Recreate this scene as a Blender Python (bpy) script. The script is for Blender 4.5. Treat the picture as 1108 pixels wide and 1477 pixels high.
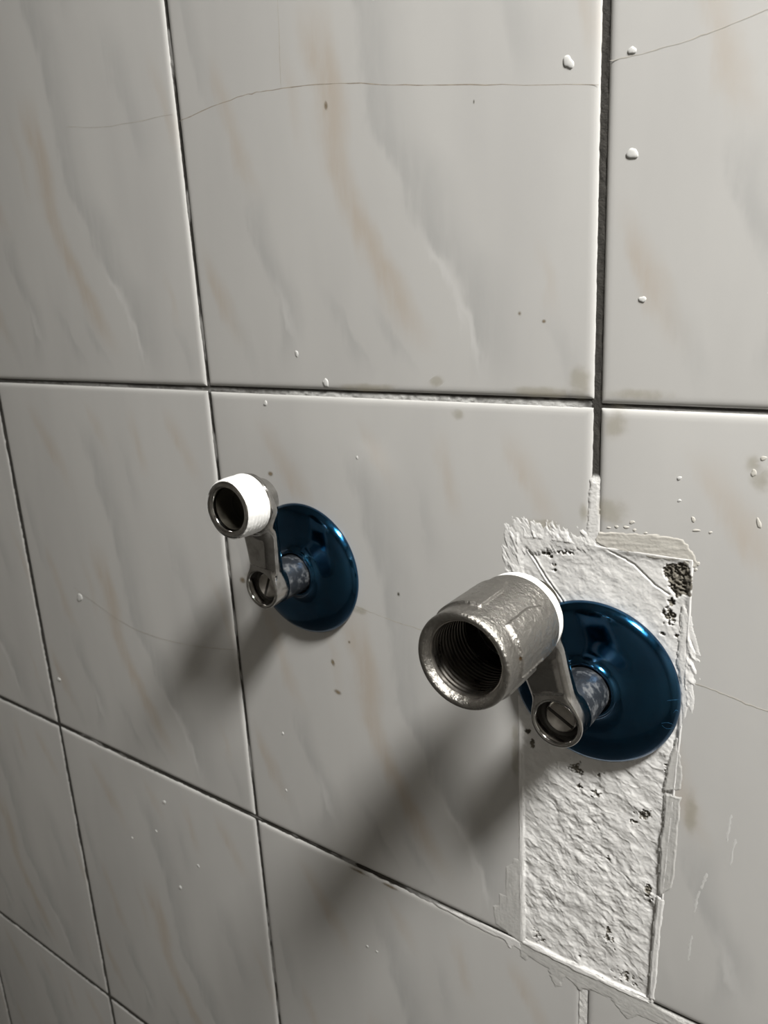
import bpy, math
import numpy as np
from mathutils import Matrix

# ------------------------------------------------------------------ camera, light, exposure
S = bpy.context.scene
for o in list(bpy.data.objects):
    bpy.data.objects.remove(o)
COL = S.collection
S.view_settings.view_transform = 'Standard'
S.view_settings.look = 'None'
S.view_settings.gamma = 1.0
S.view_settings.use_curve_mapping = False
S.view_settings.exposure = 1.21

cam_d = bpy.data.cameras.new('camera')
cam = bpy.data.objects.new('camera', cam_d)
COL.objects.link(cam)
cam_d.sensor_fit = 'VERTICAL'
cam_d.sensor_height = 36.0
cam_d.lens = 1124.72 / 1477.0 * 36.0
cam_d.clip_start = 0.01
CAM = (0.2997366, -0.26592285, 0.04192722)
RX = (0.81400003, 0.57854067, -0.05190986)
RY = (0.11649183, -0.25014457, -0.96117498)
RZ = (-0.56906379, 0.7763494, -0.27101295)
cam.matrix_world = Matrix(((RX[0], -RY[0], -RZ[0], CAM[0]),
                           (RX[1], -RY[1], -RZ[1], CAM[1]),
                           (RX[2], -RY[2], -RZ[2], CAM[2]),
                           (0, 0, 0, 1)))
cam_d.dof.use_dof = True
cam_d.dof.focus_distance = 0.285
cam_d.dof.aperture_fstop = 22.0
S.camera = cam

world = bpy.data.worlds.new('world')
S.world = world
world.use_nodes = True
world.node_tree.nodes['Background'].inputs[0].default_value = (0.5, 0.5, 0.5, 1)
world.node_tree.nodes['Background'].inputs[1].default_value = 0.02

LAMP = dict(x=0.68, y=-0.288, r=0.105, strength=92.0)      # round lamp under the ceiling
ROOM = dict(x0=-1.4, x1=1.5, y0=-1.7, z0=-1.38, z1=0.72)

# ------------------------------------------------------------------ helpers
def link(o, parent=None):
    COL.objects.link(o)
    if parent is not None:
        o.parent = parent
    return o

def mesh_obj(name, verts, faces, mat, parent=None, smooth=True, loc=None, cols=None):
    me = bpy.data.meshes.new(name)
    verts = np.asarray(verts, dtype=np.float64)
    if isinstance(faces, np.ndarray):
        n, k = faces.shape
        me.vertices.add(len(verts)); me.vertices.foreach_set('co', verts.astype(np.float32).ravel())
        me.loops.add(n * k); me.loops.foreach_set('vertex_index', faces.astype(np.int32).ravel())
        me.polygons.add(n); me.polygons.foreach_set('loop_start', np.arange(0, n * k, k, dtype=np.int32))
        me.update(calc_edges=True)
    else:
        me.from_pydata([tuple(v) for v in verts], [], [tuple(f) for f in faces])
    me.validate()
    if smooth:
        me.polygons.foreach_set('use_smooth', np.ones(len(me.polygons), dtype=bool))
    if cols is not None:
        at = me.color_attributes.new('tint', 'FLOAT_COLOR', 'POINT')
        c = np.ones((len(verts), 4), dtype=np.float32); c[:, :3] = cols
        at.data.foreach_set('color', c.ravel())
    me.materials.append(mat)
    o = bpy.data.objects.new(name, me)
    if loc is not None:
        o.location = loc
    return link(o, parent)

def empty(name, loc):
    o = bpy.data.objects.new(name, None)
    o.location = loc
    o.empty_display_size = 0.02
    return link(o)

def tag(o, label=None, category=None, group=None, kind=None):
    for k, v in (('label', label), ('category', category), ('group', group), ('kind', kind)):
        if v is not None:
            o[k] = v
    return o

def box(name, lo, hi, mat, parent=None):
    x0, y0, z0 = lo; x1, y1, z1 = hi
    v = [(x0,y0,z0),(x1,y0,z0),(x1,y1,z0),(x0,y1,z0),(x0,y0,z1),(x1,y0,z1),(x1,y1,z1),(x0,y1,z1)]
    f = [(0,3,2,1),(4,5,6,7),(0,1,5,4),(1,2,6,5),(2,3,7,6),(3,0,4,7)]
    return mesh_obj(name, v, f, mat, parent, smooth=False)

def sstep(a, b, x):
    t = np.clip((x - a) / (b - a), 0, 1)
    return t * t * (3 - 2 * t)

def _hash(ix, iy, seed):
    h = (ix.astype(np.int64) * 374761393 + iy.astype(np.int64) * 668265263 + seed * 1442695041) & 0xffffffff
    h = ((h ^ (h >> 13)) * 1274126177) & 0xffffffff
    h = ((h ^ (h >> 16)) * 2246822519) & 0xffffffff
    return ((h ^ (h >> 15)) & 0xffff) / 65535.0

def vnoise(x, y, seed=0):
    x, y = np.broadcast_arrays(np.asarray(x, float), np.asarray(y, float))
    ix = np.floor(x); iy = np.floor(y); fx = x - ix; fy = y - iy
    fx = fx * fx * fx * (fx * (fx * 6 - 15) + 10); fy = fy * fy * fy * (fy * (fy * 6 - 15) + 10)
    a = _hash(ix, iy, seed); b = _hash(ix + 1, iy, seed); c = _hash(ix, iy + 1, seed); d = _hash(ix + 1, iy + 1, seed)
    return (a + (b - a) * fx) * (1 - fy) + (c + (d - c) * fx) * fy

def fbm(x, y, seed=0, octs=4):
    s = 0; amp = 0.5; t = 0
    for k in range(octs):
        s = s + amp * vnoise(x * 2 ** k + 13.7 * k, y * 2 ** k - 7.1 * k, seed + k); t += amp; amp *= 0.55
    return s / t

def grid_faces(nu, nv, wrap=False):
    """quads of an nu x nv vertex grid (v runs fastest); wrap closes the u direction"""
    u = np.arange(nu if wrap else nu - 1); v = np.arange(nv - 1)
    U, V = np.meshgrid(u, v, indexing='ij'); U2 = (U + 1) % nu
    return np.stack([U * nv + V, U2 * nv + V, U2 * nv + V + 1, U * nv + V + 1], -1).reshape(-1, 4)

def lathe(name, prof, mat, parent, n=96, cx=0, cz=0, flip=False, loc=None, sharp=None):
    """prof: list of (radius, outward distance from the wall) in mm; the axis is the wall normal"""
    prof = np.array(prof, float); k = len(prof)
    th = np.linspace(0, 2 * math.pi, n, endpoint=False)
    r = prof[:, 0][None]; d = prof[:, 1][None]
    x = cx + r * np.cos(th)[:, None]; z = cz + r * np.sin(th)[:, None]; y = -d + 0 * x
    v = np.stack([x, y, z], -1).reshape(-1, 3) * 0.001
    f = grid_faces(n, k, True)
    if flip: f = f[:, ::-1]
    o = mesh_obj(name, v, f, mat, parent, loc=loc)
    if sharp: o.data.set_sharp_from_angle(angle=math.radians(sharp))
    return o

def smooth_prof(pts, rep=3):
    """Chaikin rounding of a profile"""
    p = [np.array(q, float) for q in pts]
    for _ in range(rep):
        q = [p[0]]
        for a, b in zip(p[:-1], p[1:]):
            q += [0.75 * a + 0.25 * b, 0.25 * a + 0.75 * b]
        q.append(p[-1]); p = q
    return [tuple(v) for v in p]

# ------------------------------------------------------------------ materials
def new_mat(name):
    m = bpy.data.materials.new(name); m.use_nodes = True
    nt = m.node_tree
    return m, nt, nt.nodes['Principled BSDF']

def nd(nt, typ, **kw):
    n = nt.nodes.new(typ)
    for k, v in kw.items(): setattr(n, k, v)
    return n

def setin(nt, node, idx, v):
    if isinstance(v, bpy.types.NodeSocket): nt.links.new(v, node.inputs[idx])
    else: node.inputs[idx].default_value = v

def math_(nt, op, a, b=0.0, clamp=False):
    n = nd(nt, 'ShaderNodeMath', operation=op, use_clamp=clamp)
    setin(nt, n, 0, a); setin(nt, n, 1, b)
    return n.outputs[0]

def maprange(nt, v, a, b, c=0.0, d=1.0, mode='SMOOTHSTEP'):
    n = nd(nt, 'ShaderNodeMapRange', interpolation_type=mode)
    setin(nt, n, 'Value', v); setin(nt, n, 1, a); setin(nt, n, 2, b); setin(nt, n, 3, c); setin(nt, n, 4, d)
    return n.outputs[0]

def noise(nt, vec, scale, detail=3, rough=0.5):
    n = nd(nt, 'ShaderNodeTexNoise'); n.inputs['Scale'].default_value = scale
    n.inputs['Detail'].default_value = detail; n.inputs['Roughness'].default_value = rough
    if vec is not None: nt.links.new(vec, n.inputs['Vector'])
    return n.outputs[0]

def mixc(nt, f, a, b, mode='MIX'):
    n = nd(nt, 'ShaderNodeMix', data_type='RGBA', blend_type=mode)
    setin(nt, n, 0, f)
    setin(nt, n, 6, a if isinstance(a, bpy.types.NodeSocket) else (*a, 1))
    setin(nt, n, 7, b if isinstance(b, bpy.types.NodeSocket) else (*b, 1))
    return n.outputs[2]

def bump(nt, h, strength, dist):
    n = nd(nt, 'ShaderNodeBump'); n.inputs['Strength'].default_value = strength; n.inputs['Distance'].default_value = dist
    nt.links.new(h, n.inputs['Height']); return n.outputs[0]

def simple(name, col, rough=0.5, metal=0.0, bscale=None, bdist=0.0002, bstr=0.4, var=0.0, vscale=60):
    m, nt, b = new_mat(name)
    b.inputs['Base Color'].default_value = (*col, 1); b.inputs['Roughness'].default_value = rough; b.inputs['Metallic'].default_value = metal
    tc = nd(nt, 'ShaderNodeTexCoord').outputs['Object']
    if var:
        n = noise(nt, tc, vscale, 4)
        c = mixc(nt, maprange(nt, n, 0.3, 0.7), tuple(x * (1 - var) for x in col), tuple(min(1, x * (1 + var)) for x in col))
        nt.links.new(c, b.inputs['Base Color'])
        nt.links.new(maprange(nt, n, 0.25, 0.75, max(0.02, rough * 0.75), rough * 1.35), b.inputs['Roughness'])
    if bscale:
        nt.links.new(bump(nt, noise(nt, tc, bscale, 4), bstr, bdist), b.inputs['Normal'])
    return m

# the printed marble pattern of the glazed tiles: every tile carries the same print (tile-local mm, origin bottom left)
BEIGE = [([(43, 86), (33, 112), (26, 141)], 5, 6, .75), ([(63, 186), (50, 210), (36, 234)], 6, 9, .75),
         ([(107, 214), (96, 236)], 4, 6, .45), ([(141, 203), (136, 234)], 5, 5, .6), ([(182, 203), (166, 235)], 5, 8, .7),
         ([(128, 20), (107, 59), (93, 86), (88, 123), (84, 150)], 10, 8, .95), ([(25, 22), (7, 65)], 5, 6, .8),
         ([(184, 33), (178, 53)], 3, 4, .35), ([(196, 110), (186, 150)], 4, 6, .45), ([(72, 100), (66, 140)], 4, 6, .3)]
GREY = [([(155, 8), (147, 45), (132, 63), (124, 85), (110, 106), (106, 150), (84, 228)], 5, 18, .7),
        ([(55, 12), (56, 39), (46, 63), (42, 88)], 4, 9, .6), ([(99, 13), (85, 40)], 6, 2, .65), ([(121, 13), (109, 33)], 5, 2, .5),
        ([(172, 107), (159, 150), (152, 172)], 4, 12, .5), ([(20, 120), (8, 180)], 3, 9, .4), ([(34, 5), (20, 40)], 3, 8, .4),
        ([(190, 5), (182, 30)], 3, 7, .35), ([(128, 180), (120, 215)], 2, 8, .4)]
WHITE = [([(155, 8), (142, 42), (127, 64)], 2.2, 2.2, 1.3), ([(146, 26), (139, 52)], 2, 3.5, 1.2), ([(62, 20), (52, 48)], 2, 3, .8)]

def tile_material():
    m, nt, b = new_mat('glazed_marble_tile')
    tc = nd(nt, 'ShaderNodeTexCoord').outputs['Object']
    sep = nd(nt, 'ShaderNodeSeparateXYZ'); nt.links.new(tc, sep.inputs[0])
    X, Z = sep.outputs[0], sep.outputs[2]
    mp = nd(nt, 'ShaderNodeMapping'); mp.inputs['Rotation'].default_value = (0, math.radians(-22), 0); mp.inputs['Scale'].default_value = (1, 1, 0.22)
    nt.links.new(tc, mp.inputs['Vector'])
    fl = noise(nt, mp.outputs[0], 95, 4, .6)           # feathering along the veins
    fl2 = noise(nt, mp.outputs[0], 300, 3, .6)
    wob = math_(nt, 'MULTIPLY', math_(nt, 'SUBTRACT', noise(nt, tc, 38, 3), 0.5), 0.012)
    feather = math_(nt, 'MULTIPLY', math_(nt, 'SUBTRACT', fl, 0.5), 0.012)
    feather2 = math_(nt, 'MULTIPLY', math_(nt, 'SUBTRACT', fl2, 0.5), 0.003)
    xd = math_(nt, 'ADD', math_(nt, 'ADD', X, wob), math_(nt, 'ADD', feather, feather2))
    zn = math_(nt, 'MULTIPLY', Z, 4.0)                 # 0..1 over 250 mm
    strk = maprange(nt, fl, 0.3, 0.65, 0.45, 1.0)
    def vein(pts, wl, wr, amp):
        wl, wr, amp = wl * 1.3, wr * 1.35, amp * .92
        pts = sorted([(z / 250.0, x / 250.0) for x, z in pts])
        fc = nd(nt, 'ShaderNodeFloatCurve'); cm = fc.mapping; cu = cm.curves[0]
        cu.points[0].location = pts[0]; cu.points[1].location = pts[-1]
        for p in pts[1:-1]: cu.points.new(*p)
        cm.update()
        nt.links.new(zn, fc.inputs['Value'])
        d = math_(nt, 'SUBTRACT', xd, math_(nt, 'MULTIPLY', fc.outputs[0], 0.25))
        l = maprange(nt, d, -wl / 1000, 0.0, 0, 1); r = maprange(nt, d, 0.0, wr / 1000, 1, 0)
        z0, z1 = pts[0][0], pts[-1][0]; e = min(0.08, (z1 - z0) * 0.45)
        w = math_(nt, 'MULTIPLY', maprange(nt, zn, z0 - .03, z0 + e), maprange(nt, zn, z1 - e, z1 + .03, 1, 0))
        k = math_(nt, 'MULTIPLY', math_(nt, 'MULTIPLY', l, r), math_(nt, 'MULTIPLY', w, amp))
        return math_(nt, 'MULTIPLY', k, strk)
    def layer(vs):
        out = None
        for v in vs:
            q = vein(*v)
            out = q if out is None else math_(nt, 'MAXIMUM', out, q)
        return out
    cloud = maprange(nt, noise(nt, mp.outputs[0], 22, 3), 0.35, 0.7)
    c = mixc(nt, cloud, (0.61, 0.605, 0.592), (0.565, 0.56, 0.55))
    c = mixc(nt, layer(GREY), c, (0.435, 0.438, 0.435))
    c = mixc(nt, layer(BEIGE), c, (0.535, 0.475, 0.41))
    c = mixc(nt, layer(WHITE), c, (0.67, 0.665, 0.655))
    nt.links.new(c, b.inputs['Base Color'])
    b.inputs['Roughness'].default_value = 0.2
    b.inputs['IOR'].default_value = 1.5
    nt.links.new(bump(nt, noise(nt, tc, 45, 2), 0.08, 0.0006), b.inputs['Normal'])
    return m

def tint_material(name, rough, bscale, bdist, bstr):
    m, nt, b = new_mat(name)
    a = nd(nt, 'ShaderNodeAttribute', attribute_name='tint')
    tc = nd(nt, 'ShaderNodeTexCoord').outputs['Object']
    nt.links.new(a.outputs['Color'], b.inputs['Base Color'])
    b.inputs['Roughness'].default_value = rough
    nt.links.new(bump(nt, noise(nt, tc, bscale, 5, .6), bstr, bdist), b.inputs['Normal'])
    return m

def stain_material(name, col, strength):
    m, nt, b = new_mat(name)
    b.inputs['Base Color'].default_value = (*col, 1); b.inputs['Roughness'].default_value = .45
    g = nd(nt, 'ShaderNodeTexCoord'); sep = nd(nt, 'ShaderNodeSeparateXYZ'); nt.links.new(g.outputs['Generated'], sep.inputs[0])
    dx = math_(nt, 'SUBTRACT', sep.outputs[0], .5); dz = math_(nt, 'SUBTRACT', sep.outputs[2], .5)
    r = math_(nt, 'SQRT', math_(nt, 'ADD', math_(nt, 'MULTIPLY', dx, dx), math_(nt, 'MULTIPLY', dz, dz)))
    oi = nd(nt, 'ShaderNodeObjectInfo')
    off = nd(nt, 'ShaderNodeVectorMath', operation='ADD'); nt.links.new(g.outputs['Object'], off.inputs[0])
    nt.links.new(oi.outputs['Location'], off.inputs[1])
    n = noise(nt, off.outputs[0], 160, 4, .55)
    q = math_(nt, 'ADD', r, math_(nt, 'MULTIPLY', math_(nt, 'SUBTRACT', n, .5), .9))
    al = math_(nt, 'MULTIPLY', maprange(nt, q, .02, .5, 1, 0), maprange(nt, r, .2, .5, strength, 0))
    nt.links.new(al, b.inputs['Alpha'])
    return m

def chrome_material():
    m, nt, b = new_mat('worn_chrome')
    tc = nd(nt, 'ShaderNodeTexCoord').outputs['Object']
    n = noise(nt, tc, 170, 4, .6); n2 = noise(nt, tc, 800, 3, .6)
    b.inputs['Metallic'].default_value = 1
    nt.links.new(mixc(nt, maprange(nt, n, .4, .75), (0.54, 0.533, 0.52), (0.34, 0.33, 0.315)), b.inputs['Base Color'])
    nt.links.new(maprange(nt, n, .35, .75, 0.06, 0.2), b.inputs['Roughness'])
    nt.links.new(bump(nt, n2, .12, .00015), b.inputs['Normal'])
    return m

def neck_material():
    m, nt, b = new_mat('smudged_neck_metal')
    tc = nd(nt, 'ShaderNodeTexCoord').outputs['Object']
    n = noise(nt, tc, 260, 5, .65); f = maprange(nt, n, .48, .66)
    nt.links.new(mixc(nt, f, (0.06, 0.068, 0.08), (0.115, 0.12, 0.125)), b.inputs['Base Color'])
    nt.links.new(maprange(nt, n, .48, .66, .75, .1), b.inputs['Metallic'])
    nt.links.new(maprange(nt, n, .4, .7, .38, .75), b.inputs['Roughness'])
    nt.links.new(bump(nt, n, .35, .0005), b.inputs['Normal'])
    return m

def steel_material():
    m, nt, b = new_mat('cast_steel')
    tc = nd(nt, 'ShaderNodeTexCoord').outputs['Object']
    n = noise(nt, tc, 520, 5, .65); n2 = noise(nt, tc, 120, 4, .6)
    b.inputs['Metallic'].default_value = 1
    c = mixc(nt, maprange(nt, n2, .35, .7), (0.37, 0.357, 0.335), (0.28, 0.268, 0.25))
    rust = maprange(nt, noise(nt, tc, 210, 3), .70, .76)
    nt.links.new(mixc(nt, rust, c, (0.16, 0.10, 0.05)), b.inputs['Base Color'])
    nt.links.new(maprange(nt, n2, .3, .7, .26, .42), b.inputs['Roughness'])
    nt.links.new(bump(nt, n, .7, .0009), b.inputs['Normal'])
    return m

def film_material():
    m, nt, b = new_mat('blue_film_on_chrome')
    tc = nd(nt, 'ShaderNodeTexCoord').outputs['Object']
    n = noise(nt, tc, 55, 3); n2 = noise(nt, tc, 500, 3)
    b.inputs['Metallic'].default_value = 1
    nt.links.new(mixc(nt, maprange(nt, n, .35, .7), (0.009, 0.066, 0.150), (0.012, 0.09, 0.19)), b.inputs['Base Color'])
    nt.links.new(maprange(nt, n2,   .35, .7, .13, .2), b.inputs['Roughness'])
    b.inputs['Coat Weight'].default_value = .6; b.inputs['Coat Roughness'].default_value = .04
    nt.links.new(bump(nt, n, .1, .0008), b.inputs['Normal'])
    return m

def other_wall_material(name, a, c):
    m, nt, b = new_mat(name)
    tc = nd(nt, 'ShaderNodeTexCoord').outputs['Object']
    n = noise(nt, tc, 3, 4)
    nt.links.new(mixc(nt, maprange(nt, n, .35, .7), (a, a * .96, a * .89), (c, c * .96, c * .89)), b.inputs['Base Color'])
    b.inputs['Roughness'].default_value = .5
    return m

M = dict(tile=tile_material(), plaster=tint_material('rough_plaster', .8, 1400, .0003, .22), grout=tint_material('joint_grout', .9, 1500, .0004, .6),
         chrome=chrome_material(), neck=neck_material(), steel=steel_material(), film=film_material(), room=other_wall_material('room_wall_paint', .38, .35), floor=other_wall_material('dark_floor', .12, .10), ceiling=other_wall_material('ceiling_paint', .6, .57),
         bed=simple('mortar_bed', (0.06, 0.056, 0.05), .9, bscale=900, var=.2),
         tape=simple('thread_seal_tape', (0.90, 0.90, 0.89), .55, bscale=900, bdist=.0002, bstr=.3),
         putty=simple('white_putty', (0.80, 0.795, 0.785), .55, bscale=1100, bdist=.0003, bstr=.4, var=.04, vscale=200),
         paleputty=simple('grey_putty_smear', (0.58, 0.575, 0.56), .45, bscale=700, bdist=.0003, bstr=.4, var=.06, vscale=250),
         beige=simple('beige_sealant', (0.60, 0.58, 0.535), .4, bscale=500, bdist=.0004, bstr=.5, var=.06, vscale=250),
         crack=simple('crack_dirt', (0.36, 0.32, 0.27), .7, var=.2, vscale=300), palecrack=simple('pale_crack', (0.47, 0.45, 0.41), .5, var=.1, vscale=300),
         brown=stain_material('brown_stain', (0.27, 0.20, 0.11), .6), yellow=stain_material('yellow_grime', (0.44, 0.39, 0.27), .27),
         darkspot=stain_material('dark_grime', (0.10, 0.09, 0.06), .9),
         drop=simple('dried_drop', (0.68, 0.68, 0.67), .4, var=.04, vscale=300), hole=simple('bore_shade_metal', (0.05, 0.045, 0.035), .55, .6, var=.3, vscale=150), crease=simple('film_crease', (0.04, 0.16, 0.32), .3, .8),  # hole: the lack of light in the bores is put into a near-black colour
         threads=simple('oily_thread', (0.33, 0.31, 0.285), .32, 1, bscale=600, var=.12, vscale=200), screw=simple('screw_metal', (0.36, 0.34, 0.31), .35, 1, bscale=500, var=.15, vscale=250), slot=simple('slot_shade_and_residue', (0.02, 0.017, 0.012), .8, var=.2),  # slot: near-black for painted slot and gap shade, also for joint residue
         trim=simple('lamp_trim', (.8, .8, .8), .4, var=.03))
def lamp_material(strength):
    ml, nt_, b_ = new_mat('lamp_diffuser')
    b_.inputs['Base Color'].default_value = (.9, .9, .9, 1)
    b_.inputs['Emission Color'].default_value = (1.0, 0.98, 0.935, 1); b_.inputs['Emission Strength'].default_value = strength
    return ml

# ------------------------------------------------------------------ the room
R_ = ROOM
DEPTH = 1.7            # tile thickness above the mortar bed, mm
wall = box('wall_back', (R_['x0'], DEPTH / 1000, R_['z0']), (R_['x1'], 0.12, R_['z1']), M['bed'])
tag(wall, 'tiled bathroom wall of glazed marble-print tiles with dark joints', kind='structure')
for nm, lo, hi in (('wall_left', (R_['x0'] - .1, R_['y0'], R_['z0']), (R_['x0'], 0, R_['z1'])),
                   ('wall_right', (R_['x1'], R_['y0'], R_['z0']), (R_['x1'] + .1, 0, R_['z1'])),
                   ('wall_front', (R_['x0'], R_['y0'] - .1, R_['z0']), (R_['x1'], R_['y0'], R_['z1'])),
                   ('floor', (R_['x0'], R_['y0'], R_['z0'] - .1), (R_['x1'], 0.0, R_['z0'])),
                   ('ceiling', (R_['x0'], R_['y0'], R_['z1']), (R_['x1'], 0.0, R_['z1'] + .1))):
    tag(box(nm, lo, hi, M.get(nm, M['room'])), nm.replace('_', ' ') + ' of the plain grey bathroom', kind='structure')

# the round lamp that lights the room
t = empty('ceiling_lamp', (LAMP['x'], LAMP['y'], R_['z1']))
tag(t, 'round white surface-mounted lamp on the bathroom ceiling', 'ceiling lamp')
n = 56; ang = np.linspace(0, 2 * math.pi, n, endpoint=False); r = LAMP['r']
ring = [(r, -.020), (r + .003, -.024), (r + .010, -.022), (r + .013, 0)]
v = [(q * math.cos(a), q * math.sin(a), h) for a in ang for q, h in ring]
mesh_obj('trim_ring', v, grid_faces(n, 4, True), M['trim'], t)
ring = [(r, -.0200), (r * .85, -.0225), (r * .5, -.0245), (r * .01, -.0255)]
v = [(q * math.cos(a), q * math.sin(a), h) for a in ang for q, h in ring]
mesh_obj('diffuser', v, grid_faces(n, 4, True)[:, ::-1], lamp_material(LAMP['strength']), t)

# ------------------------------------------------------------------ wall tiles (each its own piece)
TW, TH, GAP = 200.0, 250.0, 2.6
PROF = [(0.0, 1.0), (0.15, 0.72), (0.5, 0.46), (1.1, 0.22), (2.0, 0.07), (3.4, 0.0)]     # glazed edge roll-off (inset, drop)

def tile_mesh(cut=None, slant=None):
    """cut = (x0, x1, z0, z1) rectangle removed from the tile; slant(z) moves the cut's side edge"""
    g = GAP / 2
    xs = [g + a for a, _ in PROF] + [TW - g - a for a, _ in PROF[::-1]]
    zs = [g + a for a, _ in PROF] + [TH - g - a for a, _ in PROF[::-1]]
    if cut:
        for c in cut[:2]:
            if g + 3 < c < TW - g - 3: xs.append(c)
        for c in cut[2:]:
            if g + 3 < c < TH - g - 3: zs.append(c)
        zs += [20, 40, 60, 80, 100, 120, 140, 160, 180]
    xs = sorted(xs); zs = sorted(zs)
    pin = np.array([a for a, _ in PROF]); pdr = np.array([b for _, b in PROF])
    V = {}; verts = []; faces = []
    def vid(i, j):
        if (i, j) not in V:
            x, z = xs[i], zs[j]
            e = min(x - g, TW - g - x, z - g, TH - g - z)
            drop = float(np.interp(e, pin, pdr))
            if cut and slant and abs(x - slant[0]) < 1e-6: x = x + slant[1](z)
            V[(i, j)] = len(verts); verts.append((x / 1000, drop / 1000, z / 1000))
        return V[(i, j)]
    edges = {}
    for i in range(len(xs) - 1):
        for j in range(len(zs) - 1):
            cx, cz = (xs[i] + xs[i + 1]) / 2, (zs[j] + zs[j + 1]) / 2
            if cut and cut[0] < cx < cut[1] and cut[2] < cz < cut[3]: continue
            f = (vid(i, j), vid(i + 1, j), vid(i + 1, j + 1), vid(i, j + 1))
            faces.append(f)
            for a, b in zip(f, f[1:] + f[:1]):
                edges[(a, b)] = edges.get((a, b), 0) + 1
    back = {}
    for a, b in list(edges):
        if (b, a) in edges: continue
        for q in (a, b):
            if q not in back:
                back[q] = len(verts); verts.append((verts[q][0], DEPTH / 1000, verts[q][2]))
        faces.append((b, a, back[a], back[b]))
    me = bpy.data.meshes.new('tile')
    me.from_pydata(verts, [], faces); me.validate()
    me.polygons.foreach_set('use_smooth', [True] * len(me.polygons))
    me.set_sharp_from_angle(angle=math.radians(42))
    me.materials.append(M['tile'])
    return me

full = tile_mesh()
CX0, CX1 = 169.6, 235.0          # sides of the cut around the right pipe
cutL = tile_mesh((CX0, TW, 0, 250 - 53.0))
cutR = tile_mesh((0, CX1 - 200, 0, 250 - 52.0), (CX1 - 200, lambda z: 0.5 - 6.0 * max(0, (150 - z)) / 150))
jit = np.random.RandomState(5)
TILES = {}
for j in range(-4, 6):           # row j spans z from -250*j to -250*(j-1); row 0 above the main joint
    for i in range(-8, 9):       # column i spans x from 200*(i-1)
        x0 = 200.0 * (i - 1); z0 = -250.0 * j
        if x0 < R_['x0'] * 1000 - 1 or x0 + 200 > R_['x1'] * 1000 + 101 or z0 < R_['z0'] * 1000 - 101 or z0 + 250 > R_['z1'] * 1000 + 1: continue
        me = full
        dx, dz = jit.uniform(-.35, .35, 2); dy = jit.uniform(0, .12)
        if (i, j) == (1, 1): me = cutL; dx = dz = dy = 0
        if (i, j) == (2, 1): me = cutR; dx = .2; dz = 0; dy = 0
        if (i, j) == (2, 0): dz = -.9
        if (i, j) == (1, 0): dz = .5; dx = 0.1; dy = 0
        o = bpy.data.objects.new('tile', me)
        o.location = ((x0 + dx) / 1000, dy / 1000, (z0 + dz) / 1000)
        link(o, wall); TILES[(i, j)] = o

def tile_at(X, Z):
    return TILES[(int(math.floor(X / 200.0)) + 1, int(math.floor(-Z / 250.0)) + 1)]

def on_tile(name, verts_mm, faces, mat, X, Z, **kw):
    """a small piece stuck on a tile: its origin at (X, Z) on the tile face"""
    t = tile_at(X, Z)
    o = mesh_obj(name, np.asarray(verts_mm, float) * .001, faces, mat, t, **kw)
    o.location = (X / 1000 - t.location.x, -t.location.y, Z / 1000 - t.location.z)
    return o

# ------------------------------------------------------------------ joint grout strips
DARK = np.array([0.05, 0.047, 0.042]); WHT = np.array([0.80, 0.795, 0.78]); MID = np.array([0.10, 0.095, 0.085])
def grout(axis, pos, t0, t1, seed, base=DARK, white=None, level=-1.15):
    step = .6; w = GAP + 1.2
    n = int((t1 - t0) / step) + 1; k = 9
    t = np.linspace(t0, t1, n)[:, None]; s = np.linspace(-w / 2, w / 2, k)[None]
    nz = fbm(t / 2.2, s / 1.5 + 40, seed, 4); nz2 = fbm(t / 14.0, s / 3.0, seed + 9, 3)
    h = level + .5 * (nz - .5) + .35 * (nz2 - .5)
    wm = np.zeros_like(h)
    if white is not None: wm = white(t + 0 * s, s + 0 * t, nz, nz2)
    h = h + (.45 if axis == 'v' or pos != 0 else .1) * wm
    c = base[None, None] * (0.65 + .7 * fbm(t / 5, s / 2, seed + 3, 3))[..., None]
    c = c * (1 - wm[..., None]) + (WHT if axis == 'v' or pos != 0 else np.array([.62, .62, .61])) * wm[..., None]
    T = t + 0 * s; Sx = s + 0 * t
    if axis == 'h': X, Z = T, pos + Sx
    else: X, Z = pos + Sx, T
    v = np.stack([X, -h, Z], -1).reshape(-1, 3) * .001
    f = grid_faces(n, k)
    if axis == 'v': f = f[:, ::-1]
    return mesh_obj('grout_line', v, f, M['grout'], wall, cols=c.reshape(-1, 3))

def whH1(t, s, nz, nz2):      # whitish residue on the main horizontal joint; top edge left dark as painted shadow
    m = (.35 * sstep(-230, -60, t) + .55 * sstep(40, 60, t) * sstep(197, 186, t)) * (.45 + .9 * sstep(.3, .65, nz * .5 + nz2 * .5))
    m = m * sstep(200.5, 198.5, t) * sstep(1.0, -.3, s) + sstep(205, 215, t) * sstep(-.7, -1.2, s) * .6
    return np.clip(m, 0, 1)
def whV2(t, s, nz, nz2):
    return np.clip(sstep(-25.5, -28, t + 2 * (nz - .5)) * 1.3 + .0 * s, 0, 1)
def whH2(t, s, nz, nz2):
    return np.clip(sstep(105, 150, t) * sstep(.6, -.6, s) * sstep(.2, .5, nz + .2) * 1.2 + .25 * sstep(.55, .7, nz2), 0, 1)
def whlite(t, s, nz, nz2):
    return .35 * sstep(.55, .7, nz2)
grout('h', 0, -420, 420, 1, white=whH1, level=-1.05)
grout('h', -250, -640, 420, 2, white=whH2, level=-.85)
grout('h', -500, -640, 420, 3, level=-.5)
grout('h', 250, -420, 420, 14)
grout('v', 0, -760, 260, 4, white=whlite)
grout('v', 200, -52, 260, 5, white=whV2, level=-.95)
grout('v', 200, -520, -250, 6, white=lambda t, s, a, b: np.clip(sstep(-300, -285, t) + 0 * s, 0, 1), level=-.6)
grout('v', -200, -760, 260, 7, level=-.5)
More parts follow.
